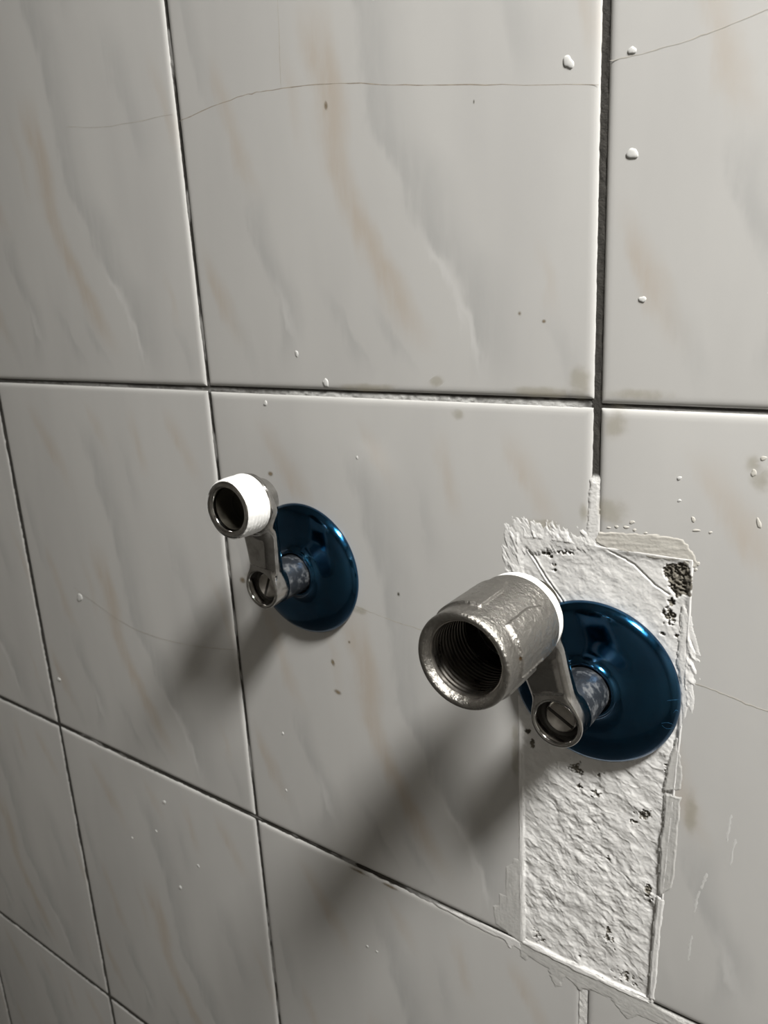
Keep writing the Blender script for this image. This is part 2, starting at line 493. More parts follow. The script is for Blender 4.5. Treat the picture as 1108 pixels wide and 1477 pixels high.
grout('v', -400, -760, 260, 8, level=-.5)
grout('v', 400, -520, 260, 15)
# dark residue lumps in the lower joint
for q, (x, wd) in enumerate(((78, 7), (90, 8), (97, 4))):
    n = 14; a = np.linspace(0, 2 * math.pi, n, endpoint=False)
    v = [(x, -0.1, -250)] + [(x + wd * math.cos(b) * (1 + .2 * math.sin(3 * b + q)), 0.9, -250 + 1.6 * math.sin(b)) for b in a]
    mesh_obj('joint_residue', np.array(v) * .001, [(0, 1 + (k + 1) % n, 1 + k) for k in range(n)], M['slot'], wall)

# ------------------------------------------------------------------ the plaster patch around the right pipe
patch = empty('plaster_patch', (0.2015, 0, -0.250))
tag(patch, 'rough white plaster patch filling the rectangle cut out of the tiles', 'plaster patch')
PO = np.array([201.5, 0, -250.0])

def poly_sd(X, Z, poly):
    """signed distance to a polygon, positive inside"""
    P = np.array(poly, float); d = np.full(X.shape, 1e9); ins = np.zeros(X.shape, bool)
    for (x1, z1), (x2, z2) in zip(P, np.roll(P, -1, 0)):
        ex, ez = x2 - x1, z2 - z1
        t = np.clip(((X - x1) * ex + (Z - z1) * ez) / (ex * ex + ez * ez + 1e-12), 0, 1)
        d = np.minimum(d, np.hypot(X - x1 - t * ex, Z - z1 - t * ez))
        cr = (z1 > Z) != (z2 > Z)
        with np.errstate(divide='ignore', invalid='ignore'):
            xi = x1 + (Z - z1) * ex / (ez if ez != 0 else 1e-12)
        ins ^= cr & (X < xi)
    return np.where(ins, d, -d)

def height_mesh(name, X, Z, H, keep, mat, parent, org, cols=None):
    n, k = X.shape
    v = np.stack([X - org[0], -H, Z - org[2]], -1).reshape(-1, 3) * .001
    f = grid_faces(n, k)
    kk = keep.reshape(-1)
    f = f[kk[f].any(1)]
    used = np.zeros(len(v), bool); used[f.ravel()] = True
    mp = np.cumsum(used) - 1
    return mesh_obj(name, v[used], mp[f], mat, parent, cols=None if cols is None else cols.reshape(-1, 3)[used])

def smear(name, poly, thick, mat, parent, org, step=.35, rag=1.0, seed=0, ridge=(0, 1), edge=.6, lip=0.0, dy=0.0):
    P = np.array(poly, float); lo = P.min(0) - 3; hi = P.max(0) + 3
    x = np.arange(lo[0], hi[0], step); z = np.arange(lo[1], hi[1], step)
    X, Z = np.meshgrid(x, z, indexing='ij')
    u = X * ridge[1] - Z * ridge[0]; w = X * ridge[0] + Z * ridge[1]
    sd = poly_sd(X, Z, poly) + rag * (1.6 * (fbm(X / 3.0, Z / 3.0, seed, 4) - .5) + 3.2 * (fbm(u / 1.1, w / 7.0, seed + 2, 3) - .5))
    tex = fbm(u / .9, w / 9.0, seed + 5, 3) - .5
    H = thick * .62 * sstep(-.1, edge, sd) * (1 + 1.3 * tex) - .12 * sstep(.05, -.25, sd) + lip * np.exp(-((sd - .35) / .35) ** 2)
    return height_mesh(name, X, Z, H + dy, sd > -.15, mat, parent, org)

x = np.arange(160.0, 243.0, .3); z = np.arange(-262.0, -42.0, .3)
X, Z = np.meshgrid(x, z, indexing='ij')
cutx1 = 235.3 - 6.3 * np.clip((-100 - Z) / 150, 0, 1)
din = np.minimum(np.minimum(X - CX0, cutx1 - X), np.minimum(Z + 249.0, -52.5 - Z))       # distance inside the cut
# rough trowelled surface: diagonal lumps sloping down to the right
u = (X * .86 - Z * .51); w = (X * .51 + Z * .86)
wx = 6 * (fbm(X / 14, Z / 14, 31, 2) - .5)
l1 = fbm((u + wx) / 8.5, w / 6.0, 11, 3) - .5
l2 = fbm(u / 3.4, (w + wx) / 2.4, 12, 3) - .5
ridg = 1 - np.abs(2 * fbm(u / 9.0, (w + wx) / 5.0, 13, 3) - 1)
l3 = fbm(X / .8, Z / .8, 14, 2) - .5
base = -.35 - .55 * sstep(-110, -200, Z)
calm = .45 + .55 * sstep(-95, -150, Z) 
iso = fbm(X / 4.5, Z / 4.5, 15, 4) - .5
lump = calm * (.95 * l1 + .28 * l2 + 1.0 * iso * sstep(.3, .7, fbm(X / 20, Z / 20, 16, 2)) + .10 * (sstep(.82, .99, ridg) - .1)) + .09 * l3
H = base + lump
# cement showing through
spots = [(181.9, -57.8, 3.2, 2.6), (188.9, -56.4, 3.5, 1.6), (184.7, -63.9, 1.3, 2.2), (225.4, -195.0, 1.3, 3.2), (226.3, -199.0, 1.2, 2), (210.0, -222.9, 1.2, 2.0), (210, -228, 4, 4),
         (209.1, -186.7, 1.0, 1.6), (175.1, -144.4, 1.2, 2.6), (172.9, -138.5, 1.5, 1.5), (194.5, -149.4, 4, 4), (205.5, -148.7, 3, 2), (202.8, -157.7, 3, 2.5), (196, -158, 2, 3),
         (222.4, -160.6, 4, 4), (219, -165, 3, 2), (228.0, -74.5, 2.6, 3.6), (226.3, -82.2, .9, .7), (231.3, -82.0, .9, .8), (229.5, -69.5, 1.6, 2.4), (223.4, -73.3, 1, .7), (218, -243, 7, 5), (178, -243, 5, 5), (230.5, -136, 1.2, 2), (196.5, -242, 3, 3)]
wt =    [1.0, 1.0, .95, 1.2, 1.1, 1.15, .75, 1.05, 1.1, 1.0, .75, .8, .85, .7, .85, .7, 1.05, 1.2, 1.2, 1.0, .9, .68, .62, .9, .6]
mask = np.zeros_like(X)
nzc = fbm(X / 1.3, Z / 1.3, 21, 4)
for (sx, sz, rx, rz), wgt in zip(spots, wt):
    mask = np.maximum(mask, wgt * np.exp(-((X - sx) / rx) ** 2 * .7 - ((Z - sz) / rz) ** 2 * .7))
cem = sstep(.47, .58, mask * .66 + (nzc - .5) * 1.0)
corner = poly_sd(X, Z, [(226.6, -55.2), (233.8, -53.4), (236, -60), (235.5, -66.5), (232.5, -65.5), (230.5, -67.5), (227.5, -62.5), (225.4, -58.5)]) + 2.2 * (nzc - .5)
cem = np.maximum(cem, sstep(-.25, .35, corner))
fine = fbm(X / .75, Z / .75, 25, 3)
H = H - cem * (.55 + .5 * (fine < .45)) + cem * 1.5 * (fine - .5)
# thin cracks in the plaster
for pts in ([(174, -58.5), (176.7, -61.8), (180.5, -67.5), (185, -73), (189.6, -78.5)], [(205, -53), (208.9, -54.5), (215.4, -57.4), (219.2, -60.7), (223.1, -64.0), (228.0, -66.6)]):
    dl = np.full(X.shape, 1e9)
    for (a, b), (c, d) in zip(pts[:-1], pts[1:]):
        ex, ez = c - a, d - b; t = np.clip(((X - a) * ex + (Z - b) * ez) / (ex * ex + ez * ez), 0, 1)
        dl = np.minimum(dl, np.hypot(X - a - t * ex, Z - b - t * ez + .5 * (nzc - .5)))
    H = H - .5 * np.exp(-(dl / .28) ** 2) + (.22 if pts[0][0] < 190 else .04) * np.exp(-((dl - .7) / .4) ** 2)
# rims: how far the plaster is wiped over the neighbouring tiles
reach = .7 + 0 * X
reach = np.maximum(reach, 5.5 * sstep(203, 196, X) * sstep(-80, -66, Z))                  # top left corner
reach = np.maximum(reach, 4.0 * sstep(225, 232, X) * sstep(-74, -88, Z) * sstep(-112, -104, Z))      # right, behind the rosette
n3 = fbm(X / 2.2 + .4 * (Z / 2.2), Z / 4.2, 17, 4)
out = np.maximum(-din, 0)
over = .30 - .42 * out / reach + 1.15 * (n3 - .5) * sstep(0, 1.5, reach - .4)
over = np.where(out > reach * 1.6, -1.0, over)
over = np.where((Z < -249), -1.3, over)
edge_ridge = .55 * np.exp(-((din - .2) / .8) ** 2) * sstep(205, 180, X) * sstep(-110, -170, Z)
groove = -.75 * np.exp(-((din - 1.0) / .8) ** 2) * sstep(205, 222, X) * sstep(-100, -125, Z)
k = sstep(-.3, 2.2, din)
flush = sstep(-70, -60, Z) * .35 * np.exp(-(din / 4) ** 2)
Hin = H + edge_ridge + groove + flush
Hf = np.where(din > 0, Hin * k + np.minimum(over, .25) * (1 - k), over)
Hf = np.minimum(Hf, .55)
Hf = np.maximum(Hf, -1.6)
# stays behind the rosette's back plate
rr = np.hypot(X - 201, Z + 107.6); Hf = np.where(rr < 35, np.minimum(Hf, -.08 + .0 * rr), Hf)
shade = .95 + .1 * fbm(X / 9, Z / 9, 41, 3)
colr = np.array([0.83, 0.826, 0.818])[None, None] * shade[..., None]
greyish = sstep(.45, .75, fbm(X / 6, Z / 6, 44, 4)) * .22 * sstep(-215, -245, Z) + .10 * sstep(.5, .7, fbm(X / 3, Z / 3, 46, 3))
colr = colr * (1 - greyish[..., None]) + np.array([.42, .40, .39]) * greyish[..., None]
ccol = np.array([0.13, 0.12, 0.10])[None, None] * (.5 + 1.4 * fine)[..., None]
colr = colr * (1 - cem[..., None]) + ccol * cem[..., None]
keep = (din > -8)
height_mesh('plaster_fill', X, Z, Hf, keep, M['plaster'], patch, PO, cols=colr)

def ps(name, poly, thick, mat, **kw):
    return smear(name, poly, thick, mat, patch, PO, **kw)
ps('sealant_smear', [(201.4, -46.5), (211.2, -45.7), (225.8, -44.7), (231.7, -45.8), (236.1, -50.2), (237.4, -53.8), (235.2, -55.5), (231.7, -53.2), (220.7, -53.6), (206.2, -52.6), (201, -51)], .22, M['beige'], seed=3, ridge=(1, .1), lip=.10, rag=.5)
ps('sealant_smear', [(230.5, -147.4), (236.3, -146.8), (235.7, -165.5), (235.7, -180.1), (234.4, -188.5), (230.0, -195.4), (229.8, -171.0)], .30, M['paleputty'], seed=4, ridge=(.1, 1), lip=.15, rag=.35)
ps('sealant_smear', [(229.4, -195.0), (232.2, -195.6), (231.0, -221.7), (230.2, -246.5), (228.2, -247.5), (228.6, -221.4)], .35, M['putty'], seed=5, ridge=(.1, 1), lip=.12, rag=.3)
ps('sealant_smear', [(230.7, -136.7), (233.4, -122.4), (236.4, -137.7), (236.2, -143.8), (230.4, -145.9)], .22, M['paleputty'], seed=6, ridge=(.3, 1), lip=.08, rag=.5)
ps('putty_smear', [(170.4, -204.2), (166, -204.5), (165.5, -208), (162.1, -211.2), (161.9, -226.8), (159.0, -227.5), (158.6, -234), (155.2, -236.0), (156.7, -245.4), (170.4, -249.8)], .18, M['paleputty'], seed=7, ridge=(.05, 1), rag=.35)
ps('putty_smear', [(168.9, -248.6), (169.5, -257), (172, -258.4), (173, -254.6), (178.8, -256.9), (182.9, -257.2), (186.3, -265.7), (189.2, -264), (191.2, -256.4), (197.8, -260.1), (203, -257), (211.8, -256.9), (219.6, -263.6), (224, -259), (232.6, -258.1), (245.1, -252.1), (229.3, -248.9), (200.2, -249.0)], .14, M['paleputty'], seed=8, ridge=(1, -.1), rag=.5)
ps('putty_smear', [(120, -250.6), (140, -250.2), (158, -249.6), (169.5, -249.2), (170.4, -254), (166, -253), (164, -256), (161, -252.8), (150, -252.8), (138, -252.2)], .2, M['putty'], seed=9, ridge=(1, 0), rag=.5, step=.4)
ps('putty_ridge', [(168.9, -172), (170.6, -150), (171.2, -200), (171.2, -249), (169.2, -249), (169.0, -200)], .32, M['putty'], seed=10, ridge=(0, 1), rag=.3, edge=.5)
ps('putty_ridge', [(170, -247.6), (185, -248.0), (200, -248.4), (228, -248.0), (229, -250.2), (200, -251.0), (185, -250.6), (170, -250.2)], .45, M['putty'], seed=12, ridge=(1, 0), rag=.6, edge=.7)
ps('putty_smear', [(163, -55), (164.5, -50), (168, -46.8), (172, -44.5), (174, -47), (179, -45.8), (181, -49), (190, -48.5), (197, -50), (198, -54), (185, -56), (172, -58), (170.5, -72), (166, -76), (164.5, -66)], .24, M['putty'], seed=13, ridge=(-.5, .8), rag=1.6, edge=1.2)
ps('putty_smear', [(198.4, -27.5), (201.2, -28.2), (201.6, -40), (202.3, -52), (197.2, -52), (198.1, -40)], .10, M['putty'], seed=14, ridge=(1, .3), rag=.4, edge=.4)
ps('putty_smear', [(233, -70), (236.2, -73), (237.6, -80), (240.2, -87.5), (238.8, -88), (236, -82), (235, -90), (237.5, -98), (239, -105), (238.5, -112), (237, -108), (235.5, -114), (234.2, -106), (232.5, -90)], .18, M['putty'], seed=15, ridge=(.25, -1), rag=.6, edge=.6)

# ------------------------------------------------------------------ marks on the tiles
def ribbon(name, pts, width, mat, hgt=.03, wob=.25, seed=0, sub=6):
    P = [np.array(p, float) for p in pts]; Q = []
    for i in range(len(P) - 1):                      # Catmull-Rom through the crack's points
        p0, p1, p2, p3 = P[max(i - 1, 0)], P[i], P[i + 1], P[min(i + 2, len(P) - 1)]
        for k in range(sub):
            t = k / sub
            Q.append(.5 * (2 * p1 + (p2 - p0) * t + (2 * p0 - 5 * p1 + 4 * p2 - p3) * t * t + (3 * p1 - p0 - 3 * p2 + p3) * t ** 3))
    Q.append(P[-1]); Q = np.array(Q); rs = np.random.RandomState(seed)
    Q[1:-1] += rs.uniform(-wob, wob, (len(Q) - 2, 2))
    T = np.gradient(Q, axis=0); T /= np.linalg.norm(T, axis=1)[:, None] + 1e-9; N = np.stack([-T[:, 1], T[:, 0]], 1)
    wd = width * (.6 + .8 * rs.rand(len(Q)))[:, None] / 2; wd[0] *= .3; wd[-1] *= .3
    c = Q.mean(0); A = Q + N * wd - c; B = Q - N * wd - c
    v = []; f = []
    for a, b in zip(A, B):
        v += [(a[0], 0, a[1]), ((a[0] + b[0]) / 2, -hgt, (a[1] + b[1]) / 2), (b[0], 0, b[1])]
    for i in range(len(Q) - 1):
        for k in range(2):
            f.append((3 * i + k, 3 * i + k + 1, 3 * i + 4 + k, 3 * i + 3 + k))
    return on_tile(name, v, f, mat, c[0], c[1])

ribbon('crack', [(1.6, 121.5), (20, 123.5), (42.4, 124.9), (60, 124.2), (94.6, 120.6), (125, 114.6), (157.9, 108.9), (198.4, 101.7)], .34, M['crack'], seed=1)
ribbon('crack', [(201.8, 108.0), (214, 108), (226.9, 109.1), (240, 111), (258, 114)], .28, M['palecrack'], seed=2)
ribbon('crack', [(66.4, 162), (66.0, 150.3), (64.3, 123.8)], .25, M['palecrack'], seed=3, wob=.12)
ribbon('crack', [(-84.4, 132.0), (-47.9, 126.9), (-2.1, 124.9)], .25, M['palecrack'], seed=4)
ribbon('crack', [(84.3, -99.4), (96.1, -100.9), (109.6, -102.5), (133.4, -104.0), (168, -104.5)], .42, M['palecrack'], seed=5)
ribbon('crack', [(238.0, -98.5), (242.8, -99.2), (252.1, -100.9), (262.9, -102.7), (300, -104)], .5, M['palecrack'], seed=6, hgt=.08)
ribbon('crack', [(-150, -133), (-133.1, -138.4), (-93.0, -149.1), (-47.9, -149.4), (-1.6, -142.6)], .4, M['palecrack'], seed=7)
for q, pts in enumerate(([(254.0, -147.4), (253.6, -152), (253.2, -159.5)], [(256.2, -156.9), (255.6, -162), (255.0, -169)], [(245.2, -185.0), (244.3, -190), (243.6, -195.9)], [(243.4, -206.9), (242.9, -212), (242.5, -219.8)], [(247, -176), (246.2, -181), (245.4, -184)])):
    ribbon('plaster_streak', pts, .8, M['drop'], hgt=.06, seed=20 + q)

def blob(name, X, Z, r, hgt, mat, seed=0, asp=1.0, rot=0.0):
    n = 16; rs = np.random.RandomState(seed); a = np.linspace(0, 2 * math.pi, n, endpoint=False)
    ph = rs.rand(3) * 6.28
    rad = r * (1 + .16 * np.sin(2 * a + ph[0]) + .10 * np.sin(3 * a + ph[1]) + .06 * np.sin(5 * a + ph[2]))
    v = []
    for s, h in ((1.0, -.02), (.93, .45), (.72, .8), (.4, .97)):
        px = rad * s * np.cos(a); pz = rad * s * np.sin(a) * asp
        c, d = math.cos(rot), math.sin(rot)
        for p, q in zip(px, pz): v.append((p * c - q * d, -hgt * h, p * d + q * c))
    f = [(k * n + i, k * n + (i + 1) % n, (k + 1) * n + (i + 1) % n, (k + 1) * n + i) for k in range(3) for i in range(n)]
    v.append((0, -hgt, 0)); f += [(3 * n + i, 3 * n + (i + 1) % n, 4 * n) for i in range(n)]
    return on_tile(name, v, f, mat, X, Z)

DROPS = [(188.1, 110.1, 1.9, 1.4), (209.9, 80.0, 2.0, 1.1), (214.8, 35.2, 1.4, .9), (208.8, 109.4, 1.6, .8), (-144.6, -139.2, 4.2, .7), (76.9, 4.9, 1.6, 1.6), (61.2, 17.5, 1.2, 1.3),
         (39.0, -5.6, 1.4, 1.0), (91.7, -27.5, .8, 1), (29.0, -184.8, 1.1, 1), (27.3, -221.0, .9, 1), (-86.3, -272.0, 1.8, 1), (-82.7, -337.6, 1.8, 1), (77.7, -300.9, 1.1, .8), (84, -301, .9, .8),
         (229.5, -23.9, 1.1, .6), (229.9, -31.7, .7, .9), (-188.3, -209.8, 2.4, .8), (-100, -300, 1.2, 1), (-130, -318, 1.3, 1), (-60, -310, 1.3, 1)]
for q, (X_, Z_, r, a) in enumerate(DROPS):
    blob('plaster_drop', X_, Z_, r * .85, min(.4, r * .2), M['drop'], q, a, .4)
for q, (X_, Z_, r, a) in enumerate([(212, -43.6, 1.3, .5), (208.5, -43.9, 1.0, .6), (215, -44.2, .9, .6), (219, -44.8, .9, .4), (205.6, -44.6, .9, .5), (237.2, -53.4, .8, 1.2), (236.6, -55.6, .7, 1), (214, -41.5, 1.2, .7), (236, -41.5, 1.5, .4), (240.6, -41.6, .8, .6), (234.8, -37.8, .7, 2.2), (255, -15, 1.4, .6), (252.5, -20, 1.1, 1.4), (255.2, -36.5, .9, 2.4)]):
    blob('sealant_drop', X_, Z_, r * .8, .16, M['beige'], 50 + q, a, .2)

def stain(X, Z, rx, rz, mat, rot=0.0):
    n = 24; a = np.linspace(0, 2 * math.pi, n, endpoint=False); c, d = math.cos(rot), math.sin(rot)
    v = [(0, -.05, 0)] + [(rx * math.cos(b) * c - rz * math.sin(b) * d, -.05, rx * math.cos(b) * d + rz * math.sin(b) * c) for b in a]
    return on_tile('stain', v, [(0, 1 + i, 1 + (i + 1) % n) for i in range(n)], M[mat], X, Z, smooth=False)

for s in [(143.4, -6.1, 4.5, 3.5, 'yellow'), (110.4, -88.5, 1.2, 1.6, 'darkspot'), (70.2, -148.4, 3.4, 2, 'brown'), (68.5, -132.5, 1.2, 3.6, 'brown', .5), (10.6, -99.5, 3.2, 2.6, 'brown'), (37.9, -39.6, 2.4, 1.8, 'brown'),
          (64.0, -64.2, 1.6, 1.4, 'brown'), (134.2, 6.7, 6.5, 2.2, 'yellow', .5), (87.1, 114.0, 1.1, 3, 'brown', .4), (153.4, 104.3, .6, 1.4, 'darkspot'), (170.6, 32.0, 1.2, 1.5, 'brown'), (87.2, -101, 7, 3, 'yellow'),
          (194.0, 8, 6, 9, 'yellow'), (207, -6, 7, 9, 'yellow'), (206.5, -38, 9, 8, 'yellow'), (196.0, -40, 3, 5, 'yellow'), (240, -152, 4, 14, 'yellow'), (180, 4, 20, 3.2, 'yellow'), (100, 3.5, 24, 2.6, 'yellow'), (215, 4, 18, 3, 'yellow'),
          (180, -46.5, 12, 3, 'yellow'), (167.6, -150, 3.0, 26, 'yellow'), (80, -119, 1.2, 1.2, 'brown'), (252, -17, 4, 4, 'yellow'), (180, 29, 1.2, 1, 'brown'), (76, -253, 9, 1.6, 'brown'), (96, -253, 8, 1.6, 'brown'), (18, -96, 8, 2.5, 'yellow'), (255, -22, 5, 6, 'yellow')]:
    stain(*s)

# ------------------------------------------------------------------ eccentric pipe connectors
def surface_nets(fn, lo, hi, h):
    ax = [np.arange(lo[k], hi[k] + h, h) for k in range(3)]
    G = np.stack(np.meshgrid(*ax, indexing='ij'), -1)
    F = fn(G.reshape(-1, 3)).reshape(G.shape[:3])
    nx, ny, nz = [s - 1 for s in F.shape]
    acc = np.zeros((nx, ny, nz, 3)); cnt = np.zeros((nx, ny, nz))
    C = [(i, j, k) for i in (0, 1) for j in (0, 1) for k in (0, 1)]
    sub = lambda c: F[c[0]:c[0] + nx, c[1]:c[1] + ny, c[2]:c[2] + nz]
    for a in C:
        for e in range(3):
            if a[e]: continue
            b = list(a); b[e] = 1
            fa, fb = sub(a), sub(b); m = (fa < 0) != (fb < 0)
            t = np.where(m, fa / np.where(m, fa - fb, 1), 0)
            p = np.zeros((nx, ny, nz, 3))
            for q in range(3): p[..., q] = a[q]
            p[..., e] = t
            acc += p * m[..., None]; cnt += m
    act = cnt > 0; idx = -np.ones(act.shape, int); idx[act] = np.arange(act.sum())
    I = np.argwhere(act)
    V = (I + acc[act] / cnt[act][:, None]) * h + np.array(lo)
    faces = []
    ins = F < 0
    for e in range(3):
        o1, o2 = [(1, 2), (2, 0), (0, 1)][e]
        A = ins; B = np.roll(ins, -1, e)
        sl = [slice(1, -1)] * 3; sl[e] = slice(0, -1)
        m = np.zeros_like(ins); m[tuple(sl)] = (A != B)[tuple(sl)]
        Q = np.argwhere(m)
        d1 = np.zeros(3, int); d1[o1] = 1; d2 = np.zeros(3, int); d2[o2] = 1
        q = np.stack([idx[tuple((Q - d1 - d2).T)], idx[tuple((Q - d2).T)], idx[tuple(Q.T)], idx[tuple((Q - d1).T)]], 1)
        s = ins[tuple(Q.T)]
        faces.append(np.where(s[:, None], q, q[:, ::-1]))
    Fc = np.concatenate(faces); Fc = Fc[(Fc >= 0).all(1)]
    eps = .02
    for _ in range(3):
        f0 = fn(V); g = np.stack([(fn(V + eps * np.eye(3)[k]) - fn(V - eps * np.eye(3)[k])) / (2 * eps) for k in range(3)], 1)
        gn = (g * g).sum(1); stp = np.clip(f0 / np.maximum(gn, .3), -h * .4, h * .4)
        V = V - g * stp[:, None]
    return V, Fc

def smin(a, b, k):
    h = np.clip(.5 + .5 * (b - a) / k, 0, 1)
    return b + (a - b) * h - k * h * (1 - h)

def cyl_sd(ra, r, d, d0, d1, rnd):
    qx = ra - (r - rnd); qy = np.abs(d - (d0 + d1) / 2) - ((d1 - d0) / 2 - rnd)
    return np.minimum(np.maximum(qx, qy), 0) + np.hypot(np.maximum(qx, 0), np.maximum(qy, 0)) - rnd

def thread_tape(name, r0, d0, d1, cx, cz, parent, seed):
    n, k = 180, 60
    th = np.linspace(0, 2 * math.pi, n, endpoint=False)[:, None]; s = np.linspace(0, 1, k)[None]
    c, sn = np.cos(th), np.sin(th)
    rag = fbm(c * 2 + 9, sn * 2 + 9, seed, 4) - .5
    d = d0 + (d1 + 1.6 * rag - d0) * s
    wrap = np.mod(d / 1.9 + th / (2 * math.pi), 1.0)
    nz = fbm(c * 3 + d / 3 + 20, sn * 3 + 20, seed + 4, 4) - .5
    r = r0 + .16 * wrap + .35 * nz - .35 * sstep(.6, 1, s) - .55 * sstep(.95, 1, s) + (2.3 * sstep(.75, .25, s) if parent['label'].startswith('chrome') else 0)
    r = r - .5 * sstep(.02, 0, s)
    v = np.stack([cx + r * c, -d + 0 * c, cz + r * sn], -1).reshape(-1, 3) * .001
    return mesh_obj(name, v, grid_faces(n, k, True), M['tape'], parent)

def connector(axis, ofs, dB, dC, dE, slot_deg, label, capped):
    ax, az = axis
    L = math.hypot(*ofs); ux, uz = ofs[0] / L, ofs[1] / L
    t = empty('eccentric_connector', (ax / 1000, 0, az / 1000)); tag(t, label, 'pipe connector')
    def fn(p):
        a = p[:, 0] * ux + p[:, 2] * uz; b = p[:, 0] * uz - p[:, 2] * ux; d = -p[:, 1]
        boss = cyl_sd(np.hypot(a, b), 9.7, d, dB - 9.5, dB, .7)
        coll = cyl_sd(np.hypot(a - L, b), 12.8, d, dC - 3.2, dC, 1.0)
        s = np.clip(a / L, 0, 1)
        hw = 8.0 + 4.2 * s ** 2
        mid = dB - 5.6 + (dC - dB + 2.4) * s ** 1.2; hd = 5.4 - 2.2 * s
        rr = 4.2
        qa = np.abs(a - L / 2) - (L / 2 - rr); qb = np.abs(b) - (hw - rr); qd = np.abs(d - mid) - (hd - rr)
        arm = np.minimum(np.maximum(np.maximum(qa, qb), qd), 0) + np.sqrt(np.maximum(qa, 0) ** 2 + np.maximum(qb, 0) ** 2 + np.maximum(qd, 0) ** 2) - rr
        f = smin(smin(boss, arm, 3.0), coll, 6.5)
        f = np.maximum(f, d - np.where(a < 11, dB, 1e3))
        hole = np.maximum(np.hypot(a, b) - 7.9 - .5 * np.clip((d - dB + .5) / .5, 0, 1), (dB - 7.0) - d)
        return np.maximum(f, -hole)
    ex = [0, ofs[0]]; ez = [0, ofs[1]]
    lo = (min(ex) - 17, -dC - 2, min(-11, min(ez) - 11)); hi = (max(ex) + 17, -dB + 13, max(ez) + 17)
    V, Fc = surface_nets(fn, lo, hi, .5)
    mesh_obj('body', V * .001, Fc, M['chrome'], t)
    # neck running back into the wall
    lathe('neck', smooth_prof([(9.3, -6), (9.3, 4), (9.3, 8), (9.6, 12), (9.6, dB - 9), (9.2, dB - 8)], 2), M['neck'], t, 72)
    # slotted screw deep in the boss
    sc = lathe('stop_screw', [(0.01, dB - 4.2), (5.2, dB - 4.2), (5.8, dB - 4.7), (5.9, dB - 7.2)][::-1], M['screw'], t, 56, sharp=25)
    a = math.radians(slot_deg); c, s = math.cos(a), math.sin(a); l, w = 5.5, .65; d0 = dB - 4.15; d1 = dB - 6
    vv = [(x * c - z * s, -d, x * s + z * c) for d in (d0, d1) for x, z in ((-l, -w), (l, -w), (l, w), (-l, w))]
    mesh_obj('slot', np.array(vv) * .001, [(0, 1, 2, 3), (4, 7, 6, 5), (0, 4, 5, 1), (1, 5, 6, 2), (2, 6, 7, 3), (3, 7, 4, 0)], M['slot'], sc, smooth=False)  # black bar on the head, painted in place of a cut slot's shade
    lathe('gap_ring', [(7.9, dB - 5.4), (6.5, dB - 5.4), (6.0, dB - 6.9)], M['slot'], t, 56, flip=True)  # black ring painted as the shaded gap around the screw
    # threaded nipple and its seal tape
    ox, oz = ofs
    prof = [(12.2, dC - 1)]
    dd = dC
    while dd < dE - 1.8:
        prof += [(12.75, dd + .45), (12.2, dd + .9)]; dd += .9
    prof += [(12.1, dE - .9), (11.9, dE - .35), (11.5, dE), (10.3, dE), (9.7, dE - .3), (9.3, dE - .9), (9.1, dE - 3), (9.0, dE - 22)]
    npl = lathe('nipple', prof, M['hole'] if capped else M['chrome'], t, 96, ox, oz, sharp=40)  # inside the coupling the nipple is coloured dark to look unlit
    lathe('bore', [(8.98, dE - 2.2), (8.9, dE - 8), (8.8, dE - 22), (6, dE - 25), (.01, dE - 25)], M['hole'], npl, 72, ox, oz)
    thread_tape('seal_tape', 13.05, dC + .1, dE - .5, ox, oz, t, 3 if capped else 8)
    return t

connector((55.6, -85.3), (4.6, 42.8), 31.0, 37.6, 50.2, 67.6, 'bare chrome eccentric connector whose upturned threaded end is wrapped in white tape', False)
connector((201.0, -107.6), (-11.0, 40.8), 35.6, 39.8, 50.0, -29.5, 'chrome eccentric connector carrying the thick steel coupling, over white plaster', True)

# ------------------------------------------------------------------ blue rosettes
def rosette(ax, az, r, label, creases):
    t = empty('pipe_rosette', (ax / 1000, 0, az / 1000)); tag(t, label, 'rosette', 'blue pipe rosettes')
    prof = [(r - 1.2, .05), (r - .15, .05), (r + .05, 1.0), (r - .3, 2.0), (r - 1.6, 3.6), (r - 3.8, 4.7), (r - 7, 5.3), (r - 11, 5.6), (17.5, 5.7), (14, 6.1), (12.2, 7.2), (11.4, 8.3), (10.7, 8.7), (10.1, 8.4), (9.9, 7.0)]
    lathe('dome', smooth_prof(prof, 3), M['film'], t, 160)
    for pts in creases:
        v = []; f = []
        for i, (rr, deg, h) in enumerate(pts):
            a = math.radians(deg)
            for q in (-.14, .14):
                # a thin raised fold following the dome
                v.append((rr * math.cos(a) - q * math.sin(a) * 1.0, -h, rr * math.sin(a) + q * math.cos(a)))
            v.append((rr * math.cos(a), -h - .14, rr * math.sin(a)))
        for i in range(len(pts) - 1):
            a, b = 3 * i, 3 * i + 3
            f += [(a, a + 2, b + 2, b), (a + 2, a + 1, b + 1, b + 2)]
        mesh_obj('film_crease', np.array(v) * .001, f, M['crease'], t)
    return t
def hd(r, R0):   # height of the dome near its rim
    return float(np.interp(r, [R0 - 15, R0 - 10, R0 - 5, R0 - 2.6, R0 - .9, R0], [5.65, 5.55, 4.95, 4.1, 2.9, 1.2]))
rosette(55.6, -85.3, 32.9, 'dark blue film-covered round rosette lying flat on the marble-print tile', [])
R0 = 33.5
cr = []
for a0, ra, rb, bend in ((4, 33.2, 29.6, .5), (-15, 33.1, 29.0, 2), (-16.5, 33.1, 29.4, -1.5), (-5, 33.2, 31.8, 2)):
    cr.append([(q, a0 + bend * math.sin(i / 4 * math.pi), hd(q, R0) + .02) for i, q in enumerate(np.linspace(ra, rb, 5))])
rosette(201.0, -107.6, R0, 'dark blue film-covered round rosette with creased rim on the white plaster', cr)

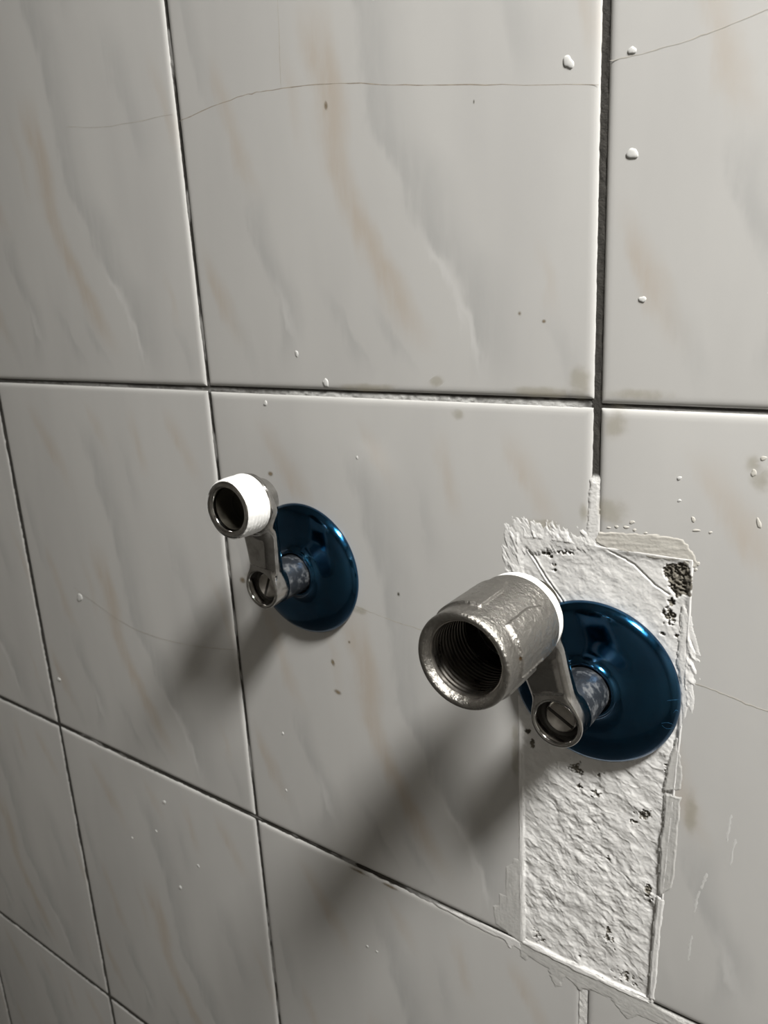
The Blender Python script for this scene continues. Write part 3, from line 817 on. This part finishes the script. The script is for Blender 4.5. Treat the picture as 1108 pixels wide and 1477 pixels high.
# ------------------------------------------------------------------ steel coupling on the right connector
cp = empty('pipe_coupling', (0.190, -0.044, -0.0668))
tag(cp, 'thick matte steel threaded coupling with raised pads screwed on the pipe end', 'pipe coupling')
n = 400
outer = [(12.9, 44.0), (15.3, 44.0), (15.75, 44.25), (15.95, 44.8)] + [(15.95, d) for d in np.arange(45.4, 73.4, .35)] + [(15.95, 74), (16.0, 75), (16.05, 77), (16.05, 79.6), (15.85, 80.4), (15.3, 80.95), (14.4, 81.0), (13.9, 80.8), (13.3, 80.1), (12.75, 78.9), (12.6, 78.4)]
pr = np.array(outer); th = np.linspace(0, 2 * math.pi, n, endpoint=False)[:, None]
deg = np.degrees(th)
pad = np.zeros((n, len(pr)))
dd = pr[:, 1][None]
isout = (pr[:, 0] > 15.5)[None] & (dd < 77)
for c0, hw in ((14.5, 32.5), (111.5, 32.5), (200, 31.5), (290, 31)):
    da = np.abs((deg - c0 + 180) % 360 - 180)
    rnd = hw - 7 * sstep(60, 51, dd)
    edge = sstep(rnd + .6, rnd - 2.2, da) * sstep(51.0, 52.4, dd) * sstep(74.0, 72.8, dd)
    pad = np.maximum(pad, edge * (1.0 - .2 * (da / hw) ** 2))
da = np.abs((deg + 18 + 180) % 360 - 180)       # rough flash left along one pad edge
rs = fbm(dd / 1.1 + 0 * deg, deg / 2.0, 77, 3)
flash = sstep(3.4, 1.4, da) * sstep(56.5, 58, dd) * sstep(73.6, 72.4, dd) * (.7 + .9 * (rs - .5))
c_, s_ = np.cos(th), np.sin(th)
cast = .14 * (fbm(c_ * 7 + 30 + 0 * dd, s_ * 7 + dd / 2.4, 71, 4) - .5)
r = pr[:, 0][None] + (pad + flash + cast) * isout
v = np.stack([r * c_, -(dd + 0 * c_ - 44.0), r * s_], -1).reshape(-1, 3) * .001
mesh_obj('body', v, grid_faces(n, len(pr), True), M['steel'], cp)
ip = [(12.65, 78.6 - 44)]
d_ = 78.4
while d_ > 58:
    ip += [(12.25, d_ - .15 - 44), (12.05, d_ - .8 - 44), (13.1, d_ - 1.05 - 44), (13.2, d_ - 1.6 - 44)]; d_ -= 1.81
ip += [(12.3, d_ - 44), (12.2, 10)]
lathe('inner_thread', ip, M['threads'], cp, 128, sharp=30)

bpy.context.view_layer.update()
